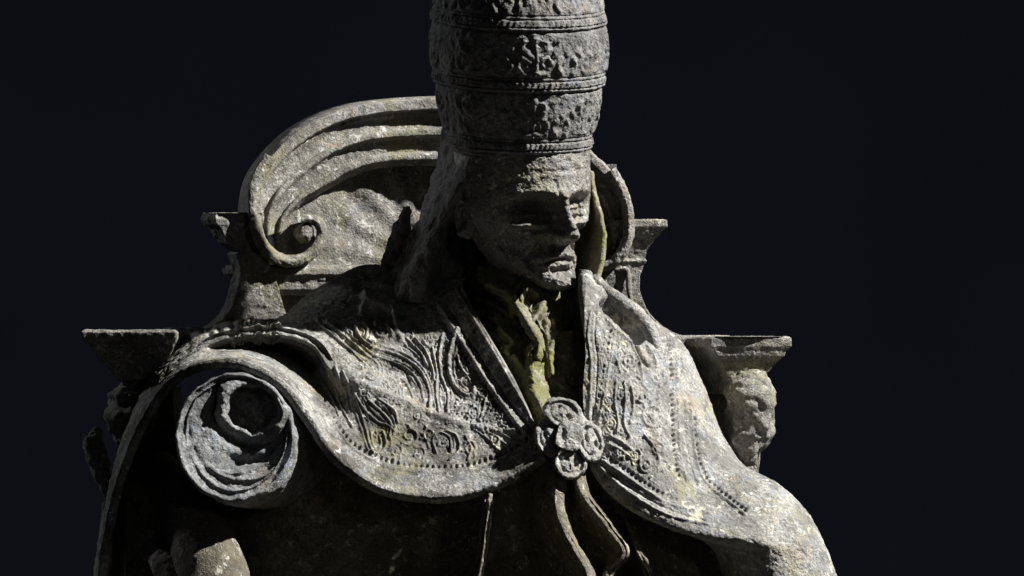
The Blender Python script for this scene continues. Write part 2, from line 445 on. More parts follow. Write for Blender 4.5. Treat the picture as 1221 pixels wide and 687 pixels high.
tube('carved_leaf', [(118, 512, 5), (112, 530, 12), (120, 560, 14), (135, 600, 8)], [5, 13, 12, 5], M_throne, pL, n=50, m=24, rough=2.5, rscale=12, seed=9)

pR = loft_rect('arm_post', [(455, 872, 912, -4), (560, 868, 905, -6), (1140, 868, 905, -6)], .36, 110, -45, M_throne, throne, seed=31, step=3)
loft_rect('capital', [(401.5, 880, 890, 18), (401.5, 850, 940, 20), (404, 847, 944, 24), (413, 847, 944, 24), (416, 850, 941, 21), (418, 852, 938, 19), (424, 854, 936, 17), (430, 858, 930, 11), (436, 862, 922, 6), (445, 866, 915, 2), (452, 868, 913, 0), (455, 868, 914, 2), (458, 870, 910, -2), (470, 870, 908, -4)], .36, 110, -20, M_throne, pR, seed=32)
blob('carved_mask', (893, 498, -28), (29, 56, 34), M_throne, pR, rough=8, rscale=24, seed=6, fn=lambda X, Y, Z: .5 * mask_fn(X, Y, Z), n=70, m=90)
loft_rect('arm_rail', [(400, 770, 870, 0), (403, 768, 872, 3), (412, 768, 872, 3), (416, 772, 870, 0), (440, 772, 870, -4)], .3, 40, -60, M_throne, throne, seed=33)
loft_rect('arm_rail', [(391, 205, 275, 0), (394, 202, 276, 3), (404, 202, 276, 3), (408, 206, 276, 0), (440, 206, 276, -4)], PHI, 40, -30, M_throne, throne, seed=34)
# seat block and sides, hidden by the robes
loft_rect('seat', [(760, 180, 880, 0), (775, 176, 884, 4), (800, 180, 880, 0), (1150, 180, 880, 0)], PHI * .3, 260, 140, M_throne, throne, step=8, rscale=20, seed=35)

# ------------------------------------------------------------------ the seated figure
statue = thing('seated_statue', 'weathered stone statue of a seated robed man in a tall banded tiara', 'statue', (0.0, -0.05, 0.55))

# --- lower robe: one closed mass with deep folds in front
n, m = 420, 420
v = np.linspace(395, 1148, n); v = np.concatenate([np.linspace(395, 720, 330), np.linspace(724, 1148, 90)])
th = np.linspace(0, 2 * np.pi, m, endpoint=False)
cu = lerp_table(v, [(395, 630), (480, 590), (560, 530), (640, 535), (1150, 530)])
a = smooth_table(v, [(395, 90), (440, 130), (500, 200), (560, 290), (640, 345), (700, 365), (800, 365), (1148, 365)])
b = smooth_table(v, [(395, 60), (440, 85), (500, 105), (600, 118), (690, 135), (760, 210), (820, 300), (1148, 300)])
U = cu[:, None] + a[:, None] * np.sign(np.cos(th)) * np.abs(np.cos(th)) ** .8
Dd = 15 + b[:, None] * np.sign(np.sin(th)) * np.abs(np.sin(th)) ** .8
fr = (np.sin(th)[None] > .15) * np.ones((n, 1))
Dd = Dd + fr * 6 * np.sin(U / 23.0 + v[:, None] * .01)
F = np.stack([U, v[:, None] * np.ones((1, m)), Dd], -1)
robe = rings('robe', F, M_robe, statue, rough=2.0, rscale=14, seed=41)
# front of the robe falling in sharp folds from the clasp
def fold_sheet(name, rows, mat, seed, th=6, nn=200, mm=240, rough=1.2):
    F = crspline(np.swapaxes(crspline(np.array(rows, float), nn), 0, 1), mm).swapaxes(0, 1)
    return sheet(name, F, mat, statue, th=th, rough=rough, rscale=10, seed=seed)
E1 = [(552, 664), (575, 664), (592, 663), (612, 665), (635, 674), (660, 687), (690, 702), (760, 715)]
E2 = [(552, 686), (575, 689), (592, 696), (612, 711), (635, 728), (660, 743), (690, 722), (760, 735)]
E3 = [(552, 715), (575, 722), (592, 733), (612, 744), (635, 752), (660, 763), (690, 778), (760, 800)]
LE = [(552, 586), (575, 585), (592, 583), (612, 581), (635, 578), (660, 575), (690, 570), (760, 562)]
rows = []
for k_, (v_, e1) in enumerate(E1):
    e2, e3, le = E2[k_][1], E3[k_][1], LE[k_][1]
    q_ = min(1, max(0, (v_ - 552) / 60)); z_ = min(1, max(0, (v_ - 625) / 30)); b_ = 25 if v_ > 700 else 0
    l_ = 1.0 if v_ > 585 else 0.0
    rows.append([(le - 7, v_, 120 + b_), (le - 4, v_, 140 + 60 * l_ + b_), (le - 1, v_, 150 + 88 * l_ + b_), (le + 3, v_, 150 + 84 * l_ + b_), (le + 12, v_, 145 + 20 * l_ + b_), ((le + e1) / 2, v_, 158 + b_), (e1 - 18, v_, 196 + 12 * q_ + b_), (e1 - 5, v_, 212 + 28 * q_ + b_), (e1, v_, 216 + 32 * q_ + b_),
                 (e1 + 8, v_, 208 + 28 * q_ + b_), (e1 + 15, v_, 188 + 8 * q_ + b_), ((e1 + e2) / 2 + 6, v_, 194 + 6 * q_ + b_), (e2 - 4, v_, 206 + 16 * q_ + b_), (e2, v_, 210 + 20 * q_ + b_), (e2 + 8, v_, 203 + 15 * q_ + b_),
                 (e2 + 14, v_, 172 + b_), ((e2 + e3) / 2 + 8, v_, 165 + b_), (e3 - 3, v_, 168 + 46 * z_ + b_), (e3, v_, 172 + 48 * z_ + b_), (e3 + 7, v_, 166 + 46 * z_ + b_), (e3 + 18, v_, 150 + b_), (e3 + 60, v_, 120 + b_)])
fold_sheet('robe_front', rows, M_robe, 42, mm=420)
# raised thigh under the robe
tube('robe_fold', [(180, 560, 30), (218, 606, 140), (248, 678, 214), (266, 800, 245)], [30, 34, 45, 60], M_robe, statue, n=120, m=80, rough=1.6, rscale=26, seed=43)
tube('robe_fold', [(176, 655, 150), (196, 675, 205), (215, 705, 225), (225, 780, 230)], [10, 16, 22, 28], M_robe, statue, n=80, m=50, rough=2.0, rscale=12, seed=44)
tube('robe_fold', [(127, 600, 70), (125, 650, 90), (122, 700, 90), (122, 780, 90)], [5, 9, 11, 11], M_robe, statue, n=60, m=30, rough=1.5, rscale=12, seed=45)

# --- cope, the half over the broken arm
cols = [
 [(556, 330, -40), (551, 340, 20), (573, 385, 80), (600, 432, 125), (622, 472, 155), (637, 510, 190), (648, 544, 224)],
 [(525, 322, -60), (520, 350, 10), (540, 400, 70), (565, 450, 115), (588, 489, 149), (595, 525, 180), (600, 573, 226)],
 [(490, 318, -70), (487, 350, 0), (500, 405, 65), (520, 452, 108), (540, 494, 152), (545, 535, 180), (550, 590, 234)],
 [(455, 316, -70), (452, 350, 0), (462, 402, 62), (475, 447, 105), (495, 482, 151), (500, 530, 177), (500, 592, 236)],
 [(425, 318, -65), (420, 350, 0), (428, 398, 62), (440, 434, 102), (455, 465, 148), (455, 518, 174), (450, 580, 232)],
 [(395, 334, -50), (392, 360, 10), (400, 395, 62), (410, 425, 100), (425, 455, 140), (418, 497, 160), (405, 548, 224)],
 [(365, 352, -35), (365, 373, 20), (372, 394, 65), (384, 415, 100), (397, 446, 120), (388, 464, 104), (372, 500, 218)],
 [(335, 377, -20), (338, 386, 35), (346, 391, 75), (360, 400, 102), (374, 415, 115), (362, 432, 40), (341, 458, 215)],
 [(305, 381, 0), (308, 384, 45), (316, 388, 80), (326, 394, 102), (336, 402, 108), (326, 414, 35), (302, 434, 215)],
 [(270, 384, 10), (272, 386, 50), (278, 390, 84), (285, 396, 102), (290, 402, 106), (286, 410, 55), (262, 428, 212)],
 [(228, 398, 10), (229, 399, 50), (232, 404, 80), (235, 410, 100), (236, 416, 115), (230, 425, 140), (215, 442, 200)],
 [(190, 430, -30), (183, 440, 20), (180, 447, 60), (180, 455, 100), (181, 462, 130), (181, 470, 160), (178, 482, 185)],
 [(170, 500, -60), (157, 505, 0), (150, 512, 50), (147, 520, 90), (147, 527, 125), (148, 533, 150), (150, 540, 170)],
 [(150, 590, -60), (138, 590, 0), (130, 592, 50), (127, 595, 90), (127, 599, 120), (128, 602, 140), (130, 605, 155)],
 [(138, 690, -60), (122, 690, 0), (115, 690, 50), (112, 690, 80), (112, 690, 105), (113, 690, 125), (116, 690, 140)],
 [(134, 790, -60), (120, 790, 0), (112, 790, 50), (110, 790, 80), (109, 790, 105), (110, 790, 125), (112, 790, 140)]]
G = np.array(cols, float)                        # (16 cols, 7 rows, 3)
NU, NV = 820, 330
F = crspline(np.swapaxes(crspline(G, NU), 0, 1), NV)   # (NV, NU, 3)

R = Relief(100, 310, 1010, 700, 2.6)
# left half: edge bands of the opening
R.stroke([(553, 345), (575, 380), (600, 422), (625, 465), (644, 496)], 2.2, 4.5)
R.stroke([(545, 345), (567, 383), (592, 425), (617, 468), (636, 500)], 1.5, 2.6)
R.stroke([(523, 362), (545, 398), (572, 440), (600, 482), (626, 516)], 2.6, 4.5)
R.stroke([(530, 362), (552, 396), (579, 437), (607, 479), (631, 510)], 1.8, -3.5)
R.beads([(515, 362), (537, 398), (564, 440), (592, 482), (620, 516)], 6.5, 2.1, -6)
R.beads([(508, 362), (530, 400), (557, 443), (583, 482), (606, 508)], 5.0, 1.7, 2.2)
# hem beads
R.beads([(388, 478), (405, 510), (430, 535), (470, 551), (510, 556), (552, 555), (590, 544), (628, 524)], 6.8, 2.0, -6)
R.stroke([(388, 484), (405, 516), (430, 541), (470, 558), (510, 563), (552, 562), (592, 551), (630, 530)], 1.5, 1.8)
R.stroke([(376, 498), (408, 546), (452, 577), (500, 589), (550, 587), (600, 570), (640, 541)], 2.0, 1.5)
# foliage drawn on the left half
LV = [
 ([(424, 390), (427, 402), (440, 414), (462, 421), (486, 431), (503, 446), (512, 470), (511, 486)], 2.6, 5),
 ([(436, 423), (460, 430), (484, 441), (499, 456), (505, 478)], 2.0, 4),
 ([(424, 390), (432, 386), (438, 394), (436, 404)], 2.2, 4),
 ([(390, 384), (412, 404), (436, 424), (450, 436), (452, 446), (446, 454), (436, 450)], 1.9, 3.6),
 ([(384, 390), (405, 408), (428, 428), (440, 440)], 1.6, 3), ([(398, 384), (424, 408), (444, 426)], 1.6, -3),
 ([(547, 392), (541, 408), (536, 425), (536, 445), (543, 462), (556, 472), (565, 470), (566, 464)], 3.4, 6),
 ([(546, 425), (550, 438), (557, 448)], 2.0, 4), ([(552, 410), (560, 420), (562, 432)], 1.8, 3),
 ([(528, 400), (524, 425), (527, 450), (534, 470), (533, 490)], 2.2, 4), ([(516, 415), (521, 445), (520, 470), (523, 492)], 2.0, 4),
 ([(495, 405), (508, 420), (516, 440), (518, 455)], 2.0, 4.5), ([(478, 398), (490, 410), (502, 422), (509, 436)], 2.0, 4.5),
 ([(580, 475), (576, 490), (572, 502)], 1.8, 3), ([(600, 495), (596, 508)], 1.6, 2.5),
 ([(433, 452), (447, 444), (466, 452), (476, 468), (470, 478)], 1.8, 3.2), ([(458, 452), (470, 450), (484, 458), (492, 474)], 1.7, 3),
 ([(464, 440), (472, 436), (484, 446), (490, 460)], 1.6, -3),
 ([(400, 438), (408, 456), (414, 470), (416, 490)], 1.8, 3), ([(392, 446), (402, 466), (408, 486), (420, 510)], 1.6, 3),
 ([(384, 452), (396, 476), (404, 496)], 1.5, 2.5),
 ([(424, 470), (436, 490), (450, 503), (462, 508), (470, 515)], 1.9, 3.6), ([(424, 470), (434, 505), (440, 530), (446, 542)], 1.9, 3.6),
 ([(440, 478), (456, 492), (466, 506), (464, 522)], 1.8, 3.4), ([(452, 476), (470, 490), (474, 504)], 1.7, 3.2),
 ([(456, 515), (460, 530), (452, 542), (442, 538)], 1.8, 3.5),
 ([(520, 540), (516, 525), (524, 516), (536, 522), (538, 538)], 2.0, 4), ([(536, 548), (548, 536), (544, 520), (532, 514)], 1.7, 3.4),
 ([(555, 520), (562, 535), (558, 548)], 1.7, 3), ([(560, 508), (580, 522), (596, 538)], 1.4, 2.2), ([(570, 508), (590, 520), (606, 532)], 1.4, 2.2),
 ([(582, 508), (600, 518), (614, 526)], 1.4, 2.2), ([(595, 505), (610, 512), (622, 518)], 1.4, 2.2),
 ([(425, 455), (470, 474), (527, 498), (580, 511), (625, 514)], 4.5, 3.0)]
for p_, w_, a_ in LV:
    R.stroke(p_, w_ * (.74 if w_ < 4 else 1), a_ * 1.15)
    if 1.75 <= w_ < 4:                                 # thinner veins running beside the stems
        Q_ = resample(np.array(p_, float), 24); T_ = np.gradient(Q_, axis=0); T_ /= np.linalg.norm(T_, axis=1, keepdims=True)
        N_ = np.stack([-T_[:, 1], T_[:, 0]], 1)
        for o_ in (-5.2, 4.6):
            R.stroke((Q_ + N_ * o_ * (1 + .25 * np.sin(np.linspace(0, 5, 24)))[:, None])[3:-2], 1.1, 2.3)
for (x, y, r, ro, sg) in ((470, 455, 11, 1, 1), (488, 520, 12, 2.4, -1), (512, 518, 9, .3, 1), (560, 535, 9, 4, 1), (485, 400, 9, 2, -1), (455, 395, 9, 0, 1),
                          (556, 455, 7, 2, 1), (575, 470, 7, 1, -1), (430, 412, 7, 3, 1), (472, 538, 8, 5, 1), (505, 470, 8, 1, 1), (590, 525, 7, 2, -1), (415, 400, 7, 2, 1),
                          (500, 540, 7, 1, -1), (535, 420, 6, 3, 1), (545, 480, 7, 0, 1)):
    R.scroll(x, y, r, ro, sg, 1.25, 2.6)
for k in range(50):                                    # small leaf scrolls filling the ground between the stems
    x, y = rng.uniform(395, 620), rng.uniform(390, 550)
    if y > 395 + (x - 395) * .1 and y < 552 - abs(x - 520) * .25 and x < 520 + (y - 400) * .75 and x > 385 + (y - 395) * .18:
        R.scroll(x, y, rng.uniform(4.5, 8), rng.uniform(0, 6.3), rng.choice((-1, 1)), 1.05, 2.0)
# punched ground beside the opening
for k in range(520):
    t_ = rng.uniform(0, 1); s_ = rng.uniform(0, 1) ** 1.2 * 52
    x, y = 520 + 95 * t_ - s_ * .85, 400 + 112 * t_ + s_ * .22
    R.dot(x, y, rng.uniform(.9, 1.6), rng.uniform(-2.6, -1))
# claw-like drips of the torn ornament near the neck
for p_, w_, a_ in (([(440, 330), (434, 345), (438, 360), (452, 366), (466, 372), (472, 392), (478, 404)], 4, 11), ([(452, 366), (450, 380), (447, 388)], 3, 9), ([(438, 358), (432, 368), (431, 374)], 3, 9), ([(466, 372), (462, 388), (468, 400)], 3, 8)):
    R.stroke(p_, w_, a_)
# pitted top of the sleeve side
for k in range(60):
    R.dot(rng.uniform(240, 335), rng.uniform(383, 402), rng.uniform(2, 4), rng.uniform(-9, -3))
# right half
R.stroke([(716, 344), (736, 358), (760, 374), (780, 392)], 5, 5)
for p_ in ([(722, 362), (738, 375), (752, 389), (764, 402)], [(726, 368), (744, 384), (762, 404)]): R.stroke(p_, 5.5, -20, sq=4)
R.beads([(728, 395), (722, 425), (716, 460), (707, 500)], 6.5, 1.7, -4)
R.stroke([(734, 395), (728, 428), (722, 465), (714, 505)], 1.5, 2)
R.stroke([(704, 372), (701, 400), (705, 430), (704, 470), (703, 500)], 1.8, 2.2)
R.stroke([(711, 372), (709, 400), (712, 430), (710, 470), (706, 500)], 1.4, -2)
R.beads([(797, 405), (801, 440), (802, 480), (803, 520), (806, 550), (810, 566)], 5.6, 2.1, -7)
R.stroke([(803, 405), (807, 440), (808, 480), (809, 520), (813, 552), (818, 572)], 1.6, 3)
R.stroke([(813, 430), (816, 470), (818, 520), (824, 556), (832, 580)], 1.2, -1.8)
R.stroke([(822, 470), (826, 520), (832, 552), (842, 576), (868, 598), (888, 614)], 1.8, 3.2)
R.beads([(829, 500), (831, 530), (836, 555), (846, 573), (866, 590), (888, 608)], 5.6, 2.1, -7)
R.beads([(724, 544), (745, 559), (768, 575), (790, 589), (806, 596)], 5.6, 2.2, -7)
R.stroke([(718, 548), (742, 565), (766, 582), (790, 597), (815, 606), (845, 612)], 1.8, 3.2)
R.stroke([(712, 553), (735, 575), (762, 595), (790, 611), (815, 620), (845, 626)], 1.5, 2.2)
R.stroke([(715, 552), (738, 572), (765, 590), (792, 605), (815, 614), (840, 620)], 1.4, -2.2)
RV = [([(735, 455), (733, 480), (737, 505), (735, 515)], 1.7, 3), ([(744, 455), (745, 480), (744, 505), (750, 520)], 1.7, 3), ([(752, 462), (755, 485), (751, 505)], 1.5, 2.5),
      ([(728, 520), (742, 528), (756, 540)], 1.6, 2.6), ([(726, 530), (740, 537), (752, 546)], 1.6, 2.6), ([(742, 440), (760, 450), (772, 466)], 1.5, 2.2),
      ([(742, 400), (756, 415), (764, 440), (766, 460)], 1.7, 2.6), ([(756, 408), (764, 425), (774, 436)], 2.4, -5), ([(770, 412), (780, 430), (786, 455), (784, 475)], 1.6, 2.4),
      ([(722, 380), (735, 395), (748, 402)], 1.5, 2), ([(735, 430), (740, 445)], 1.5, 2), ([(768, 520), (780, 535), (785, 555), (775, 570)], 1.7, 2.8)]
for p_, w_, a_ in RV: R.stroke(p_, w_, a_ * 1.5)
for (x, y, r, ro, sg) in ((778, 495, 15, 1, 1), (757, 542, 8, 2, -1), (750, 430, 9, 0, 1), (785, 450, 8, 3, -1), (770, 555, 9, 1, 1), (742, 470, 7, 2, 1), (765, 475, 7, 4, -1), (785, 535, 8, 2, 1), (790, 420, 7, 1, 1), (728, 505, 6, 1, -1), (740, 540, 6, 0, 1)):
    R.scroll(x, y, r, ro, sg, 1.5, 3.4)
for k in range(34):
    x, y = rng.uniform(715, 796), rng.uniform(400, 575)
    if y < 545 + (x - 715) * .45: R.scroll(x, y, rng.uniform(4.5, 8), rng.uniform(0, 6.3), rng.choice((-1, 1)), 1.05, 1.9)
for k in range(260):
    R.dot(rng.uniform(712, 795), rng.uniform(400, 560), rng.uniform(.8, 1.4), rng.uniform(-1.8, -.6))

hL = R.sample(F[..., 0], F[..., 1])
hL = hL * (F[..., 2] > 2) * (0.75 + .35 * fbm(F, 25, 2, 77))
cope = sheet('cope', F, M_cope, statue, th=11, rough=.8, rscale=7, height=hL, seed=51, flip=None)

# --- cope, the whole half over the other shoulder
rows = [
 [(702, 322, 62), (704, 323, 40), (707, 324, 10), (711, 326, -10), (714, 332, -30), (716, 338, -60)],
 [(698, 352, 85), (710, 352, 72), (722, 354, 52), (736, 357, 25), (747, 361, -10), (750, 366, -60)],
 [(697, 390, 108), (713, 388, 104), (733, 385, 88), (757, 382, 60), (780, 384, 10), (784, 392, -50)],
 [(698, 425, 130), (722, 424, 132), (752, 420, 116), (783, 416, 84), (811, 408, 28), (817, 418, -40)],
 [(695, 470, 155), (726, 470, 160), (762, 468, 146), (798, 464, 110), (833, 458, 50), (842, 465, -30)],
 [(699, 520, 178), (732, 520, 184), (772, 520, 172), (812, 520, 140), (853, 514, 80), (863, 520, 0)],
 [(703, 556, 192), (742, 566, 202), (785, 572, 196), (828, 572, 165), (878, 553, 105), (893, 562, 10)],
 [(725, 588, 202), (765, 604, 214), (808, 612, 214), (855, 604, 185), (918, 575, 125), (932, 588, 20)],
 [(757, 612, 208), (797, 628, 220), (840, 635, 224), (892, 626, 204), (954, 606, 140), (964, 622, 30)],
 [(800, 632, 205), (836, 641, 216), (872, 645, 220), (920, 646, 208), (978, 646, 150), (984, 664, 40)],
 [(842, 648, 170), (864, 654, 192), (892, 660, 206), (935, 666, 202), (989, 675, 152), (996, 690, 40)],
 [(860, 682, 130), (878, 690, 178), (905, 696, 204), (945, 702, 204), (998, 706, 155), (1006, 716, 40)],
 [(880, 780, 120), (890, 784, 190), (915, 788, 215), (955, 790, 212), (1010, 795, 160), (1018, 800, 40)]]
F = crspline(np.swapaxes(crspline(np.array(rows, float), 520), 0, 1), 360).swapaxes(0, 1)
hR = R.sample(F[..., 0], F[..., 1]) * (F[..., 2] > 0) * (.8 + .3 * fbm(F, 25, 2, 78))
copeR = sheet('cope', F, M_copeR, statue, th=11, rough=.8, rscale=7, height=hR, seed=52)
def on_grid(F, u, v, lift):
    i = np.argmin((F[..., 0] - u) ** 2 + (F[..., 1] - v) ** 2 + 2000 * (F[..., 2] < -20))
    return (u, v, F.reshape(-1, 3)[i, 2] + lift)
tube('cope_fold', [on_grid(F, a_, b_, l_) for a_, b_, l_ in ((708, 330, 2), (722, 346, 12), (739, 360, 20), (757, 374, 24), (772, 390, 18), (779, 406, 2), (784, 424, -14))], [5, 7, 9, 10, 9, 8, 5], M_copeR, copeR, n=110, m=36, rough=1.0, rscale=9)

# --- amice and collar folds round the neck
n, m = 230, 220
u = np.linspace(545, 706, m)[None] * np.ones((n, 1)); v = np.linspace(318, 530, n)[:, None] * np.ones((1, m))
base = 36 + (v - 330) * .66 - 55 * np.clip(np.abs((u - 630) / 64), 0, 1.4) ** 2 - 70 / (1 + np.exp(-(u - 676) / 6))
RA = Relief(540, 310, 712, 535, 2.5)
for p_, w_, a_ in (([(574, 336), (598, 346), (615, 366), (630, 388), (643, 405), (642, 424)], 10, 34), ([(642, 410), (636, 436), (638, 466), (650, 492)], 13, 26),
                   ([(622, 362), (622, 350), (632, 343), (642, 350)], 5, 18), ([(650, 360), (641, 374), (631, 388)], 6, 22),
                   ([(590, 378), (600, 394), (612, 406), (606, 420)], 6, 16), ([(566, 358), (588, 364), (606, 372)], 5, 12),
                   ([(664, 382), (666, 400), (658, 420), (660, 445)], 8, 22), ([(652, 384), (652, 404)], 5, 18),
                   ([(614, 424), (628, 442), (646, 470)], 7, 14), ([(602, 352), (616, 374), (624, 390)], 7, -12)):
    RA.stroke(p_, w_, a_)
F = np.stack([u, v, base + RA.sample(u, v)], -1)
sheet('amice', F, M_neck, statue, th=16, rough=2.0, rscale=11, seed=55)

# --- head: brow, sockets, nose, lips, jaw, running down into the neck
YAW = math.radians(33.5); PIT = math.radians(5)
HU, HV = 622.0, 178.0
nS, nT = 400, 520
s = np.linspace(-14, 205, nS)                      # distance down from the tiara rim
thh = np.linspace(-np.pi, np.pi, nT, endpoint=False)
tz = lerp_table(s, [(-14, -14), (160, 160), (170, 167), (180, 170), (190, 180), (205, 260)])
aw = smooth_table(s, [(-14, 80), (20, 80), (45, 79), (70, 79), (90, 73), (110, 62), (130, 55), (150, 47), (163, 41), (172, 40), (182, 37), (205, 42)])
bf = smooth_table(s, [(-14, 82), (20, 84), (45, 85), (70, 82), (100, 82), (130, 85), (150, 88), (162, 84), (170, 66), (180, 44), (190, 36), (205, 38)])
bb = smooth_table(s, [(-14, 80), (40, 82), (90, 76), (130, 62), (170, 52), (205, 50)])
TH = thh[None] * np.ones((nS, 1))
pw = .98
X = aw[:, None] * np.sign(np.sin(TH)) * np.abs(np.sin(TH)) ** pw
cy = np.cos(TH)
Yh = np.where(cy > 0, bf[:, None], bb[:, None]) * np.sign(cy) * np.abs(cy) ** pw
k = 1 - .36 * np.clip(1 - cy, 0, 1.2) ** 1.0           # the jaw line rises toward the ear
tt = tz[:, None] * np.ones((1, nT))
low = np.clip((s - 80)[:, None], 0, 95)
tt = tt - low * (1 - k) * np.clip((215 - s)[:, None] / 40, 0, 1)
ax = np.abs(X); sg = s[:, None]
g = lambda x, c, w_: np.exp(-((x - c) / w_) ** 2)
f = 7.5 * g(sg, 47, 8) * np.exp(-(X / 52) ** 2) - 3 * g(sg, 44, 8) * g(X, 0, 6)
f -= 27 * g(ax, 32, 18) * g(sg, 64, 14)                         # sockets
f += 16 * g(ax, 33, 12) * g(sg, 67, 8) - 5 * g(ax, 33, 13) * g(sg, 69, 1.8) + 2.5 * g(ax, 33, 14) * g(sg, 74, 2.5) - 3 * g(ax, 34, 14) * g(sg, 79, 3)
nh = lerp_table(s, [(-14, 0), (40, 2), (50, 12), (60, 18), (75, 27), (86, 34), (94, 39), (99, 37), (104, 27), (107, 11), (110, 3), (120, 0), (205, 0)])[:, None]
nw = lerp_table(s, [(-14, 9), (50, 9), (65, 8), (80, 10), (95, 12.5), (110, 12)])[:, None]
f += nh * np.exp(-(ax / nw) ** 2.3)
f += 12 * g(ax, 15, 6) * g(sg, 97, 7) - 7 * g(ax, 9, 4) * g(sg, 106, 2.5)
f += 7 * g(ax, 50, 14) * g(sg, 84, 11) - 22 * g(ax, 45, 14) * g(sg, 114, 21)
xn = 17 + (s[:, None] - 98) * .48
f -= 9 * np.exp(-((ax - xn) / 3.6) ** 2) * g(sg, 116, 16) ; f += 4 * np.exp(-((ax - xn - 8) / 6) ** 2) * g(sg, 114, 14)
sm = sg - .011 * X ** 2                                          # the mouth turns down at its corners
f += 4.5 * g(X, 0, 28) * g(sm, 119, 6) - 2.5 * g(X, 0, 3) * g(sg, 113, 6) - 7 * g(X, 0, 27) * g(sm, 126, 2.2) + 5 * g(X, 0, 22) * g(sm, 132, 4.5)
f -= 8 * g(ax, 29, 4) * g(sg, 139, 9); f += 6 * g(ax, 37, 5) * g(sg, 138, 12)
f += 4 * g(ax, 33, 16) * g(sg, 84, 4) - 4 * g(ax, 34, 17) * g(sg, 90, 3.5)
f -= 5 * g(X, 0, 22) * g(sg, 140, 4) ; f += 12 * g(X, 0, 23) * g(sg, 155, 10) - 2 * g(X, 0, 2.5) * g(sg, 158, 6)
f += .5 * np.sin(sg * .55 + .15 * np.sin(X * .1)) * g(sg, 22, 12) * np.exp(-(X / 50) ** 2)
f -= 4 * g(ax, 7, 2.5) * g(sg, 46, 8)
xc = 55 - (s[:, None] - 90) * .26
f -= 5 * np.exp(-((ax - xc) / 3) ** 2) * g(sg, 115, 22)
f -= 2.2 * (np.exp(-((ax - 46 - .5 * (sg - 70)) / 2) ** 2) + np.exp(-((ax - 44 + .5 * (sg - 64)) / 2) ** 2)) * g(sg, 68, 10)
front = np.clip(cy * 2.2, 0, 1) ** 1.2
Yh = Yh + f * front
Pt = np.stack([X, Yh, tt], -1)
rid = 1 - np.abs(vnoise(Pt * np.array((1, 1, .55)), 15, 66)) * 2.2
Pt[..., 1] += (1.8 * np.clip(rid, -1, 1) * g(sg, 112, 45) + 1.3 * fbm(Pt + 50, 10, 4, 61) - 2.2 * np.clip(vnoise(Pt, 4.5, 64) - .45, 0, 1) - 2.0 * np.clip(vnoise(Pt, 9, 65) - .5, 0, 1) * 2) * front * (.35 + .65 / (1 + np.exp(-(sg - 52) / 6)))
def head_to_px(x, y, t):
    u = HU + x * math.cos(YAW) + y * math.sin(YAW)
    d = -x * math.sin(YAW) + y * math.cos(YAW)
    h = -t
    d2 = d * math.cos(PIT) + h * math.sin(PIT); h2 = h * math.cos(PIT) - d * math.sin(PIT)
    return np.stack([u, HV - h2, d2], -1)
F = head_to_px(Pt[..., 0], Pt[..., 1], Pt[..., 2])
head = rings('head', F, M_face, statue, rough=.8, rscale=6, caps=(True, True), seed=62)
# ears
for sx in (-1, 1):
    n, m = 60, 60
    r_ = np.linspace(0.02, 1, n)[:, None]; p_ = np.linspace(0, 2 * np.pi, m)[None]
    yy = r_ * np.cos(p_) * 15 * (1 - .25 * np.sin(p_)); tt_ = -r_ * np.sin(p_) * 27 + 0 * yy
    hh = 5 + 9 * np.exp(-((r_ - .82) / .13) ** 2) * np.clip(.4 + .6 * np.cos(p_ - 2.2), 0, 1) + 6 * np.exp(-((r_ - .45) / .12) ** 2) * np.clip(np.cos(p_ - 2.6), 0, 1) - 7 * np.exp(-(r_ / .35) ** 2) + 7 * np.exp(-((tt_ - 20) / 6) ** 2 - (yy / 8) ** 2)
    hh = hh * (1 - r_ ** 8) - 4 * r_ ** 8
    Fe = head_to_px(sx * (75 + hh), -6 + yy - tt_ * .12, 78 + tt_)
    sheet('ear', Fe, M_face, head, th=5, rough=.5, seed=63)

# --- tiara with three crowns
aT = math.radians(6)
def tiara_px(x, y, h):
    d = y * math.cos(aT) + h * math.sin(aT); h2 = h * math.cos(aT) - y * math.sin(aT)
    return np.stack([618.5 + x, 178 - h2 + x * .028, d], -1)
TR = [(-2, 82), (6, 86.5), (28, 92.5), (54, 99), (78, 103), (104, 107), (128, 108.5), (150, 107.5), (178, 103), (205, 96), (232, 84), (258, 67), (280, 47), (296, 26), (304, 10)]
nH, nT = 620, 900
h = np.linspace(-2, 304, nH); ang = np.linspace(-np.pi, np.pi, nT, endpoint=False)
r = smooth_table(h, TR) - 3.5 * np.clip(h / 20, 0, 1)
step = np.zeros_like(h)
for L in (4, 79, 153, 227):
    step += 2.2 / (1 + np.exp(-(h - L) * 2.2)) * np.exp(-np.clip(h - L, 0, None) / 16) 
    step -= 1.7 * np.exp(-((h - L + 2.0) / 1.6) ** 2)
    step -= 1.8 * np.exp(-((h - L - 3.4) / .9) ** 2) + 1.8 * np.exp(-((h - L - 12.5) / 1.0) ** 2) + 1.2 * np.exp(-((h - L - 17) / .9) ** 2)
Rt = Relief(-340, -2, 340, 304, 2.4)               # unrolled at radius 104
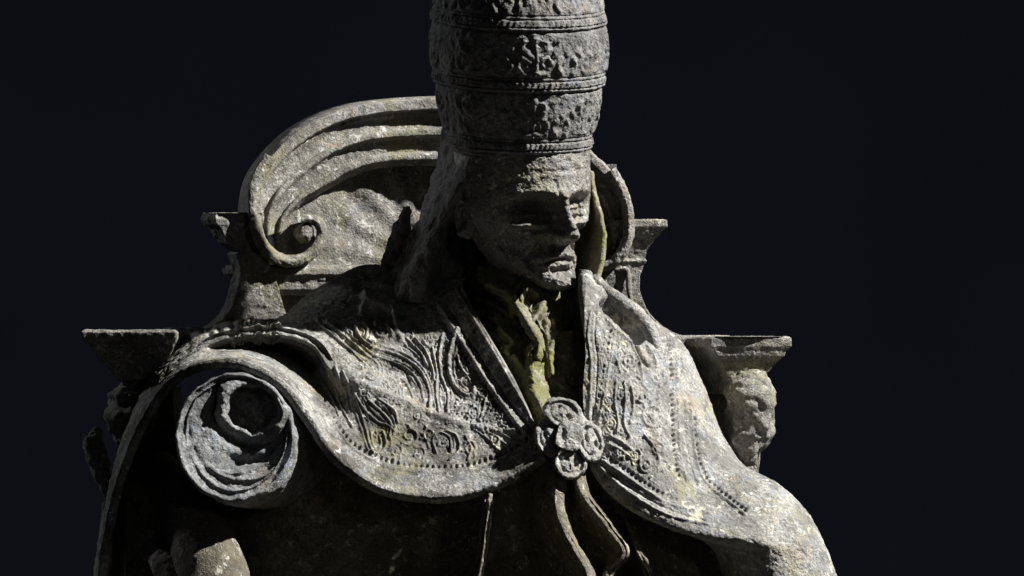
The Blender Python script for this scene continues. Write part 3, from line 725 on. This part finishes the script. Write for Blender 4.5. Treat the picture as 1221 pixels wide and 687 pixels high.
for L in (4, 79, 153):
    x = -327.0
    while x < 327:
        Rt.stroke([(x - .8, L + 5.5), (x + .8, L + 10)], 2.0, 3.0); x += 7.3
    nm = 8
    wd = 2 * math.pi * 104 / nm
    for i in range(nm):
        cx = -326.7 + (i + .5) * wd; y0 = L + 20; y1 = L + 70
        lean = rng.normal(0, 2)
        Rt.stroke([(cx, y0), (cx + lean, y0 + 18), (cx, y0 + 40)], 2.4, 4.0)
        for sx in (-1, 1):
            Rt.stroke([(cx, y0 + 4), (cx + sx * 12, y0 + 2), (cx + sx * 20, y0 + 11), (cx + sx * 15, y0 + 21), (cx + sx * 8, y0 + 17), (cx + sx * 10, y0 + 11)], 3.0, 4.4)
            Rt.stroke([(cx + sx * 3, y0 + 22), (cx + sx * 12, y0 + 29), (cx + sx * 14, y0 + 39), (cx + sx * 7, y0 + 42)], 3.6, 4.4, taper=True)
            Rt.stroke([(cx + sx * 20, y0 + 22), (cx + sx * 28, y0 + 32), (cx + sx * 30, y0 + 42)], 3.2, 3.6, taper=True)
            Rt.stroke([(cx + sx * 33, y0 + 2), (cx + sx * 28, y0 + 12), (cx + sx * 33, y0 + 20)], 3.0, 3.8)
            Rt.dot(cx + sx * 22, y0 + 36, 3.5, -2.5)
        Rt.dot(cx, y0 + 43, 4.5, 5.0, 3)
        Rt.dot(cx + wd / 2, y0 + 27, 5, 4.6, 3)
H2, A2 = np.meshgrid(h, ang, indexing='ij')
hg = Rt.sample(A2 * 104, H2)
ym = np.array(0)
Px = np.stack([np.sin(A2) * r[:, None], np.cos(A2) * r[:, None], H2], -1)
wear = .25 + .65 * np.clip(fbm(Px, 34, 3, 71) + .55, 0, 1.2)
rad = r[:, None] + step[:, None] + hg * wear * .8
ph = A2 + YAW
F = tiara_px(np.sin(ph) * rad, np.cos(ph) * rad, H2)
tiara = rings('tiara', F, M_tiara, statue, rough=1.0, rscale=9, seed=72)
blob('finial', tuple(tiara_px(0, 0, 312)), (14, 14, 14), M_tiara, tiara, rough=.8)

# --- lappets falling from the tiara
rows = [[(531, 130, -66), (540, 128, -40), (552, 128, -10), (570, 132, -20)],
        [(526, 165, -66), (537, 163, -36), (560, 163, 46), (580, 168, 44)],
        [(518, 200, -58), (531, 199, -14), (556, 199, 50), (574, 202, 46)],
        [(507, 235, -50), (521, 234, 0), (541, 234, 40), (555, 238, 30)],
        [(494, 270, -44), (510, 270, 2), (526, 270, 18), (536, 273, -12)],
        [(480, 300, -38), (498, 301, 8), (517, 302, 22), (529, 305, -10)],
        [(464, 328, -32), (486, 330, 14), (509, 332, 26), (524, 335, -8)],
        [(452, 356, -20), (478, 360, 16), (505, 362, 24), (522, 364, -6)]]
F = crspline(np.swapaxes(crspline(np.array(rows, float), 240), 0, 1), 80).swapaxes(0, 1)
sheet('lappet', F, M_tiara, statue, th=14, rough=2.4, rscale=13, seed=81)
rows = [[(480, 246, -95), (484, 246, -88), (488, 246, -90)], [(472, 262, -92), (480, 262, -82), (490, 262, -86)], [(462, 290, -88), (476, 290, -72), (490, 290, -76)], [(448, 330, -82), (468, 332, -60), (488, 334, -64)]]
F = crspline(np.swapaxes(crspline(np.array(rows, float), 140), 0, 1), 60).swapaxes(0, 1)
sheet('lappet', F, M_throne, statue, th=10, rough=2.0, rscale=10, seed=82)
rows = [[(703, 205, -30), (698, 203, -45), (688, 203, -62), (670, 203, -75)],
        [(706, 228, -16), (702, 226, -34), (690, 226, -58), (668, 226, -75)],
        [(712, 250, -2), (706, 250, -26), (692, 250, -54), (668, 250, -75)],
        [(718, 280, 14), (710, 280, -14), (694, 280, -48), (666, 280, -75)],
        [(717, 308, 28), (708, 308, 0), (692, 308, -40), (662, 308, -70)],
        [(711, 332, 42), (702, 334, 14), (688, 336, -30), (660, 338, -65)],
        [(702, 365, 60), (694, 368, 26), (680, 372, -20), (655, 375, -60)],
        [(700, 430, 90), (690, 430, 40), (676, 430, -10), (650, 430, -50)],
        [(702, 500, 120), (692, 500, 60), (676, 500, 10), (650, 500, -40)]]
F = crspline(np.swapaxes(crspline(np.array(rows, float), 260), 0, 1), 90).swapaxes(0, 1)
sheet('collar', F, M_neck, statue, th=5, rough=1.1, rscale=9, seed=83, flip=None)

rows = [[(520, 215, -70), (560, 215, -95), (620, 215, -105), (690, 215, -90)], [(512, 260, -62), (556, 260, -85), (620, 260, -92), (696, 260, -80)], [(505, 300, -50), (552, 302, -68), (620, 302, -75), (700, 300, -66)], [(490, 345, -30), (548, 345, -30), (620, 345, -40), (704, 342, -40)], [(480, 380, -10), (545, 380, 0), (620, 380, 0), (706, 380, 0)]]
fold_sheet('neck_shade_sheet', rows, M_tiara, 84, th=8, rough=1.5)  # added dark sheet standing in for the shade between lappet and jaw

# --- broken sleeve: outer cuff, inner funnel with folds, hollow arm stump
n, m = 200, 240
ph = np.linspace(0, 2 * np.pi, m, endpoint=False)
tb = [  # centre u, v, d, rx, ry  -- outside back to front, over the lip, down the funnel
 (345, 520, 40, 70, 80), (325, 522, 110, 74, 84), (303, 523, 170, 74, 83), (286, 523, 222, 72.5, 80), (281, 522, 238, 71, 77), (280, 521, 241, 68, 74), (280, 521, 237, 65.5, 71.5),
 (281, 519, 234, 62, 67), (285, 512, 231, 56, 59), (290, 503, 228, 50, 51), (296, 495, 224, 44, 44), (300, 490, 195, 30, 30)]
tb = crspline(np.array(tb, float), n)
U = tb[:, 0:1] + tb[:, 3:4] * np.cos(ph)[None]; V = tb[:, 1:2] + tb[:, 4:5] * np.sin(ph)[None]
Dd = tb[:, 2:3] * np.ones((1, m))
si = np.linspace(0, 1, n)[:, None]
fold = np.zeros((n, m))
for c_, w_, a_, p0, sp in ((.66, .014, 4, 1.7, .9), (.71, .013, 5, 1.25, 1.0), (.76, .015, 5, 1.5, .8), (.82, .014, 4, .8, .7), (.68, .010, 5, .35, .7), (.74, .010, 4, .2, .6), (.655, .010, 5, 3.7, .7), (.70, .03, -3, 2.9, .5), (.84, .055, -12, 1.35, .75)):
    dphi = np.angle(np.exp(1j * (ph - p0)))[None]
    fold += a_ * np.exp(-((si - c_ - .02 * np.sin(2.3 * ph + c_ * 40)[None]) / w_) ** 2) * np.exp(-(dphi / sp) ** 4)
kk = np.clip((tb[:, 2:3] - 60) / 150, 0, 1)
Dd = Dd + 1.05 * fold + kk * (-.22 * (U - 285) + .26 * (V - 515))
F = np.stack([U, V, Dd], -1)
F[..., :2] += (1.2 * vnoise(F, 18, 90))[..., None]
sleeve = rings('sleeve', F, M_sleeve, statue, rough=1.2, rscale=9, caps=(True, True), seed=91)
tb = [(300, 492, 170, 42, 43), (300, 491, 195, 44.5, 45), (300, 489, 214, 45.5, 46), (300, 488, 221, 43.5, 43.5), (300, 488, 229, 37, 37), (301, 488, 230, 33, 32.5), (301, 488, 224, 30.5, 30), (302, 488, 208, 29, 28.5), (304, 490, 150, 30, 30), (308, 492, 20, 28, 28)]
tb = crspline(np.array(tb, float), 140)
irr = 1 + .05 * np.sin(2 * ph + 1) + .05 * np.sin(5 * ph + .3) * 1 + .03 * np.sin(9 * ph)
irr = 1 + (irr - 1) * .7
U = tb[:, 0:1] + tb[:, 3:4] * np.cos(ph)[None] * irr; V = tb[:, 1:2] + tb[:, 4:5] * np.sin(ph)[None] * irr
Dd = tb[:, 2:3] + 9 * np.sin(ph * 2 + .8)[None] * np.exp(-((np.linspace(0, 1, 140)[:, None] - .45) / .2) ** 2)
Dd = Dd + np.clip((tb[:, 2:3] - 60) / 150, 0, 1) * (-.10 * (U - 285) + .12 * (V - 505))
F = np.stack([U, V, Dd], -1)
rings('arm_stump', F, M_sleeve, sleeve, rough=2.6, rscale=16, seed=92)

# --- four-lobed clasp
clasp_base = blob('clasp', (677, 522, 190), (30, 34, 18), M_copeR, statue, rough=1, seed=95)
def petal(c, rx, ry, rot, tilt):
    n, m = 90, 120
    r_ = np.linspace(0.01, 1, n)[:, None]; p_ = np.linspace(0, 2 * np.pi, m, endpoint=False)[None]
    x = r_ * np.cos(p_); y = r_ * np.sin(p_)
    hgt = 9 + 2.0 * np.exp(-((r_ - .84) / .10) ** 2) - 2.0 * np.exp(-((r_ - .66) / .09) ** 2) + 3 * np.exp(-(r_ / .5) ** 2) - 5 * np.exp(-((x - .3) / .14) ** 2 - ((y - .15) / .22) ** 2) - 5 * np.exp(-((x + .28) / .13) ** 2 - ((y + .2) / .24) ** 2) + 1.5 * np.cos(5 * p_) * r_
    hgt = hgt * 1.0 - 26 * np.clip((r_ - .93) / .07, 0, 1) ** 2
    cr, sr = math.cos(rot), math.sin(rot)
    X = rx * x; Y = ry * y
    U = c[0] + X * cr - Y * sr; V = c[1] + X * sr + Y * cr
    F = np.stack([U, V, c[2] + hgt + tilt[0] * (U - c[0]) + tilt[1] * (V - c[1])], -1)
    rings('petal', F, M_copeR, clasp_base, rough=1.7, rscale=9, seed=int(c[0]))
petal((671, 492, 194), 24, 18, .35, (-.35, .40)); petal((656, 522, 206), 18, 24, -.25, (-.15, .40))
petal((704, 527, 199), 16, 25, -.2, (-.60, .40)); petal((681, 550, 214), 20, 22, .2, (-.40, .45))
n, m = 70, 100
def boss():
    r_ = np.linspace(0.01, 1, n)[:, None]; p_ = np.linspace(0, 2 * np.pi, m, endpoint=False)[None]
    sq = 1 / (np.abs(np.cos(p_)) ** 4 + np.abs(np.sin(p_)) ** 4) ** .25
    x = 17 * r_ * sq * np.cos(p_ + .25); y = 18 * r_ * sq * np.sin(p_ + .25)
    hgt = 9 - 3 * r_ ** 2 - 7 * np.exp(-((x + 8) / 4) ** 2 - ((y - 0) / 9) ** 2) - 24 * np.clip((r_ - .88) / .12, 0, 1) ** 2
    F = np.stack([679 + x, 520 + y, 213 + hgt - .35 * x + .4 * y], -1)
    rings('boss', F, M_copeR, clasp_base, rough=1.0, rscale=6, seed=97)
boss()
drop_base()
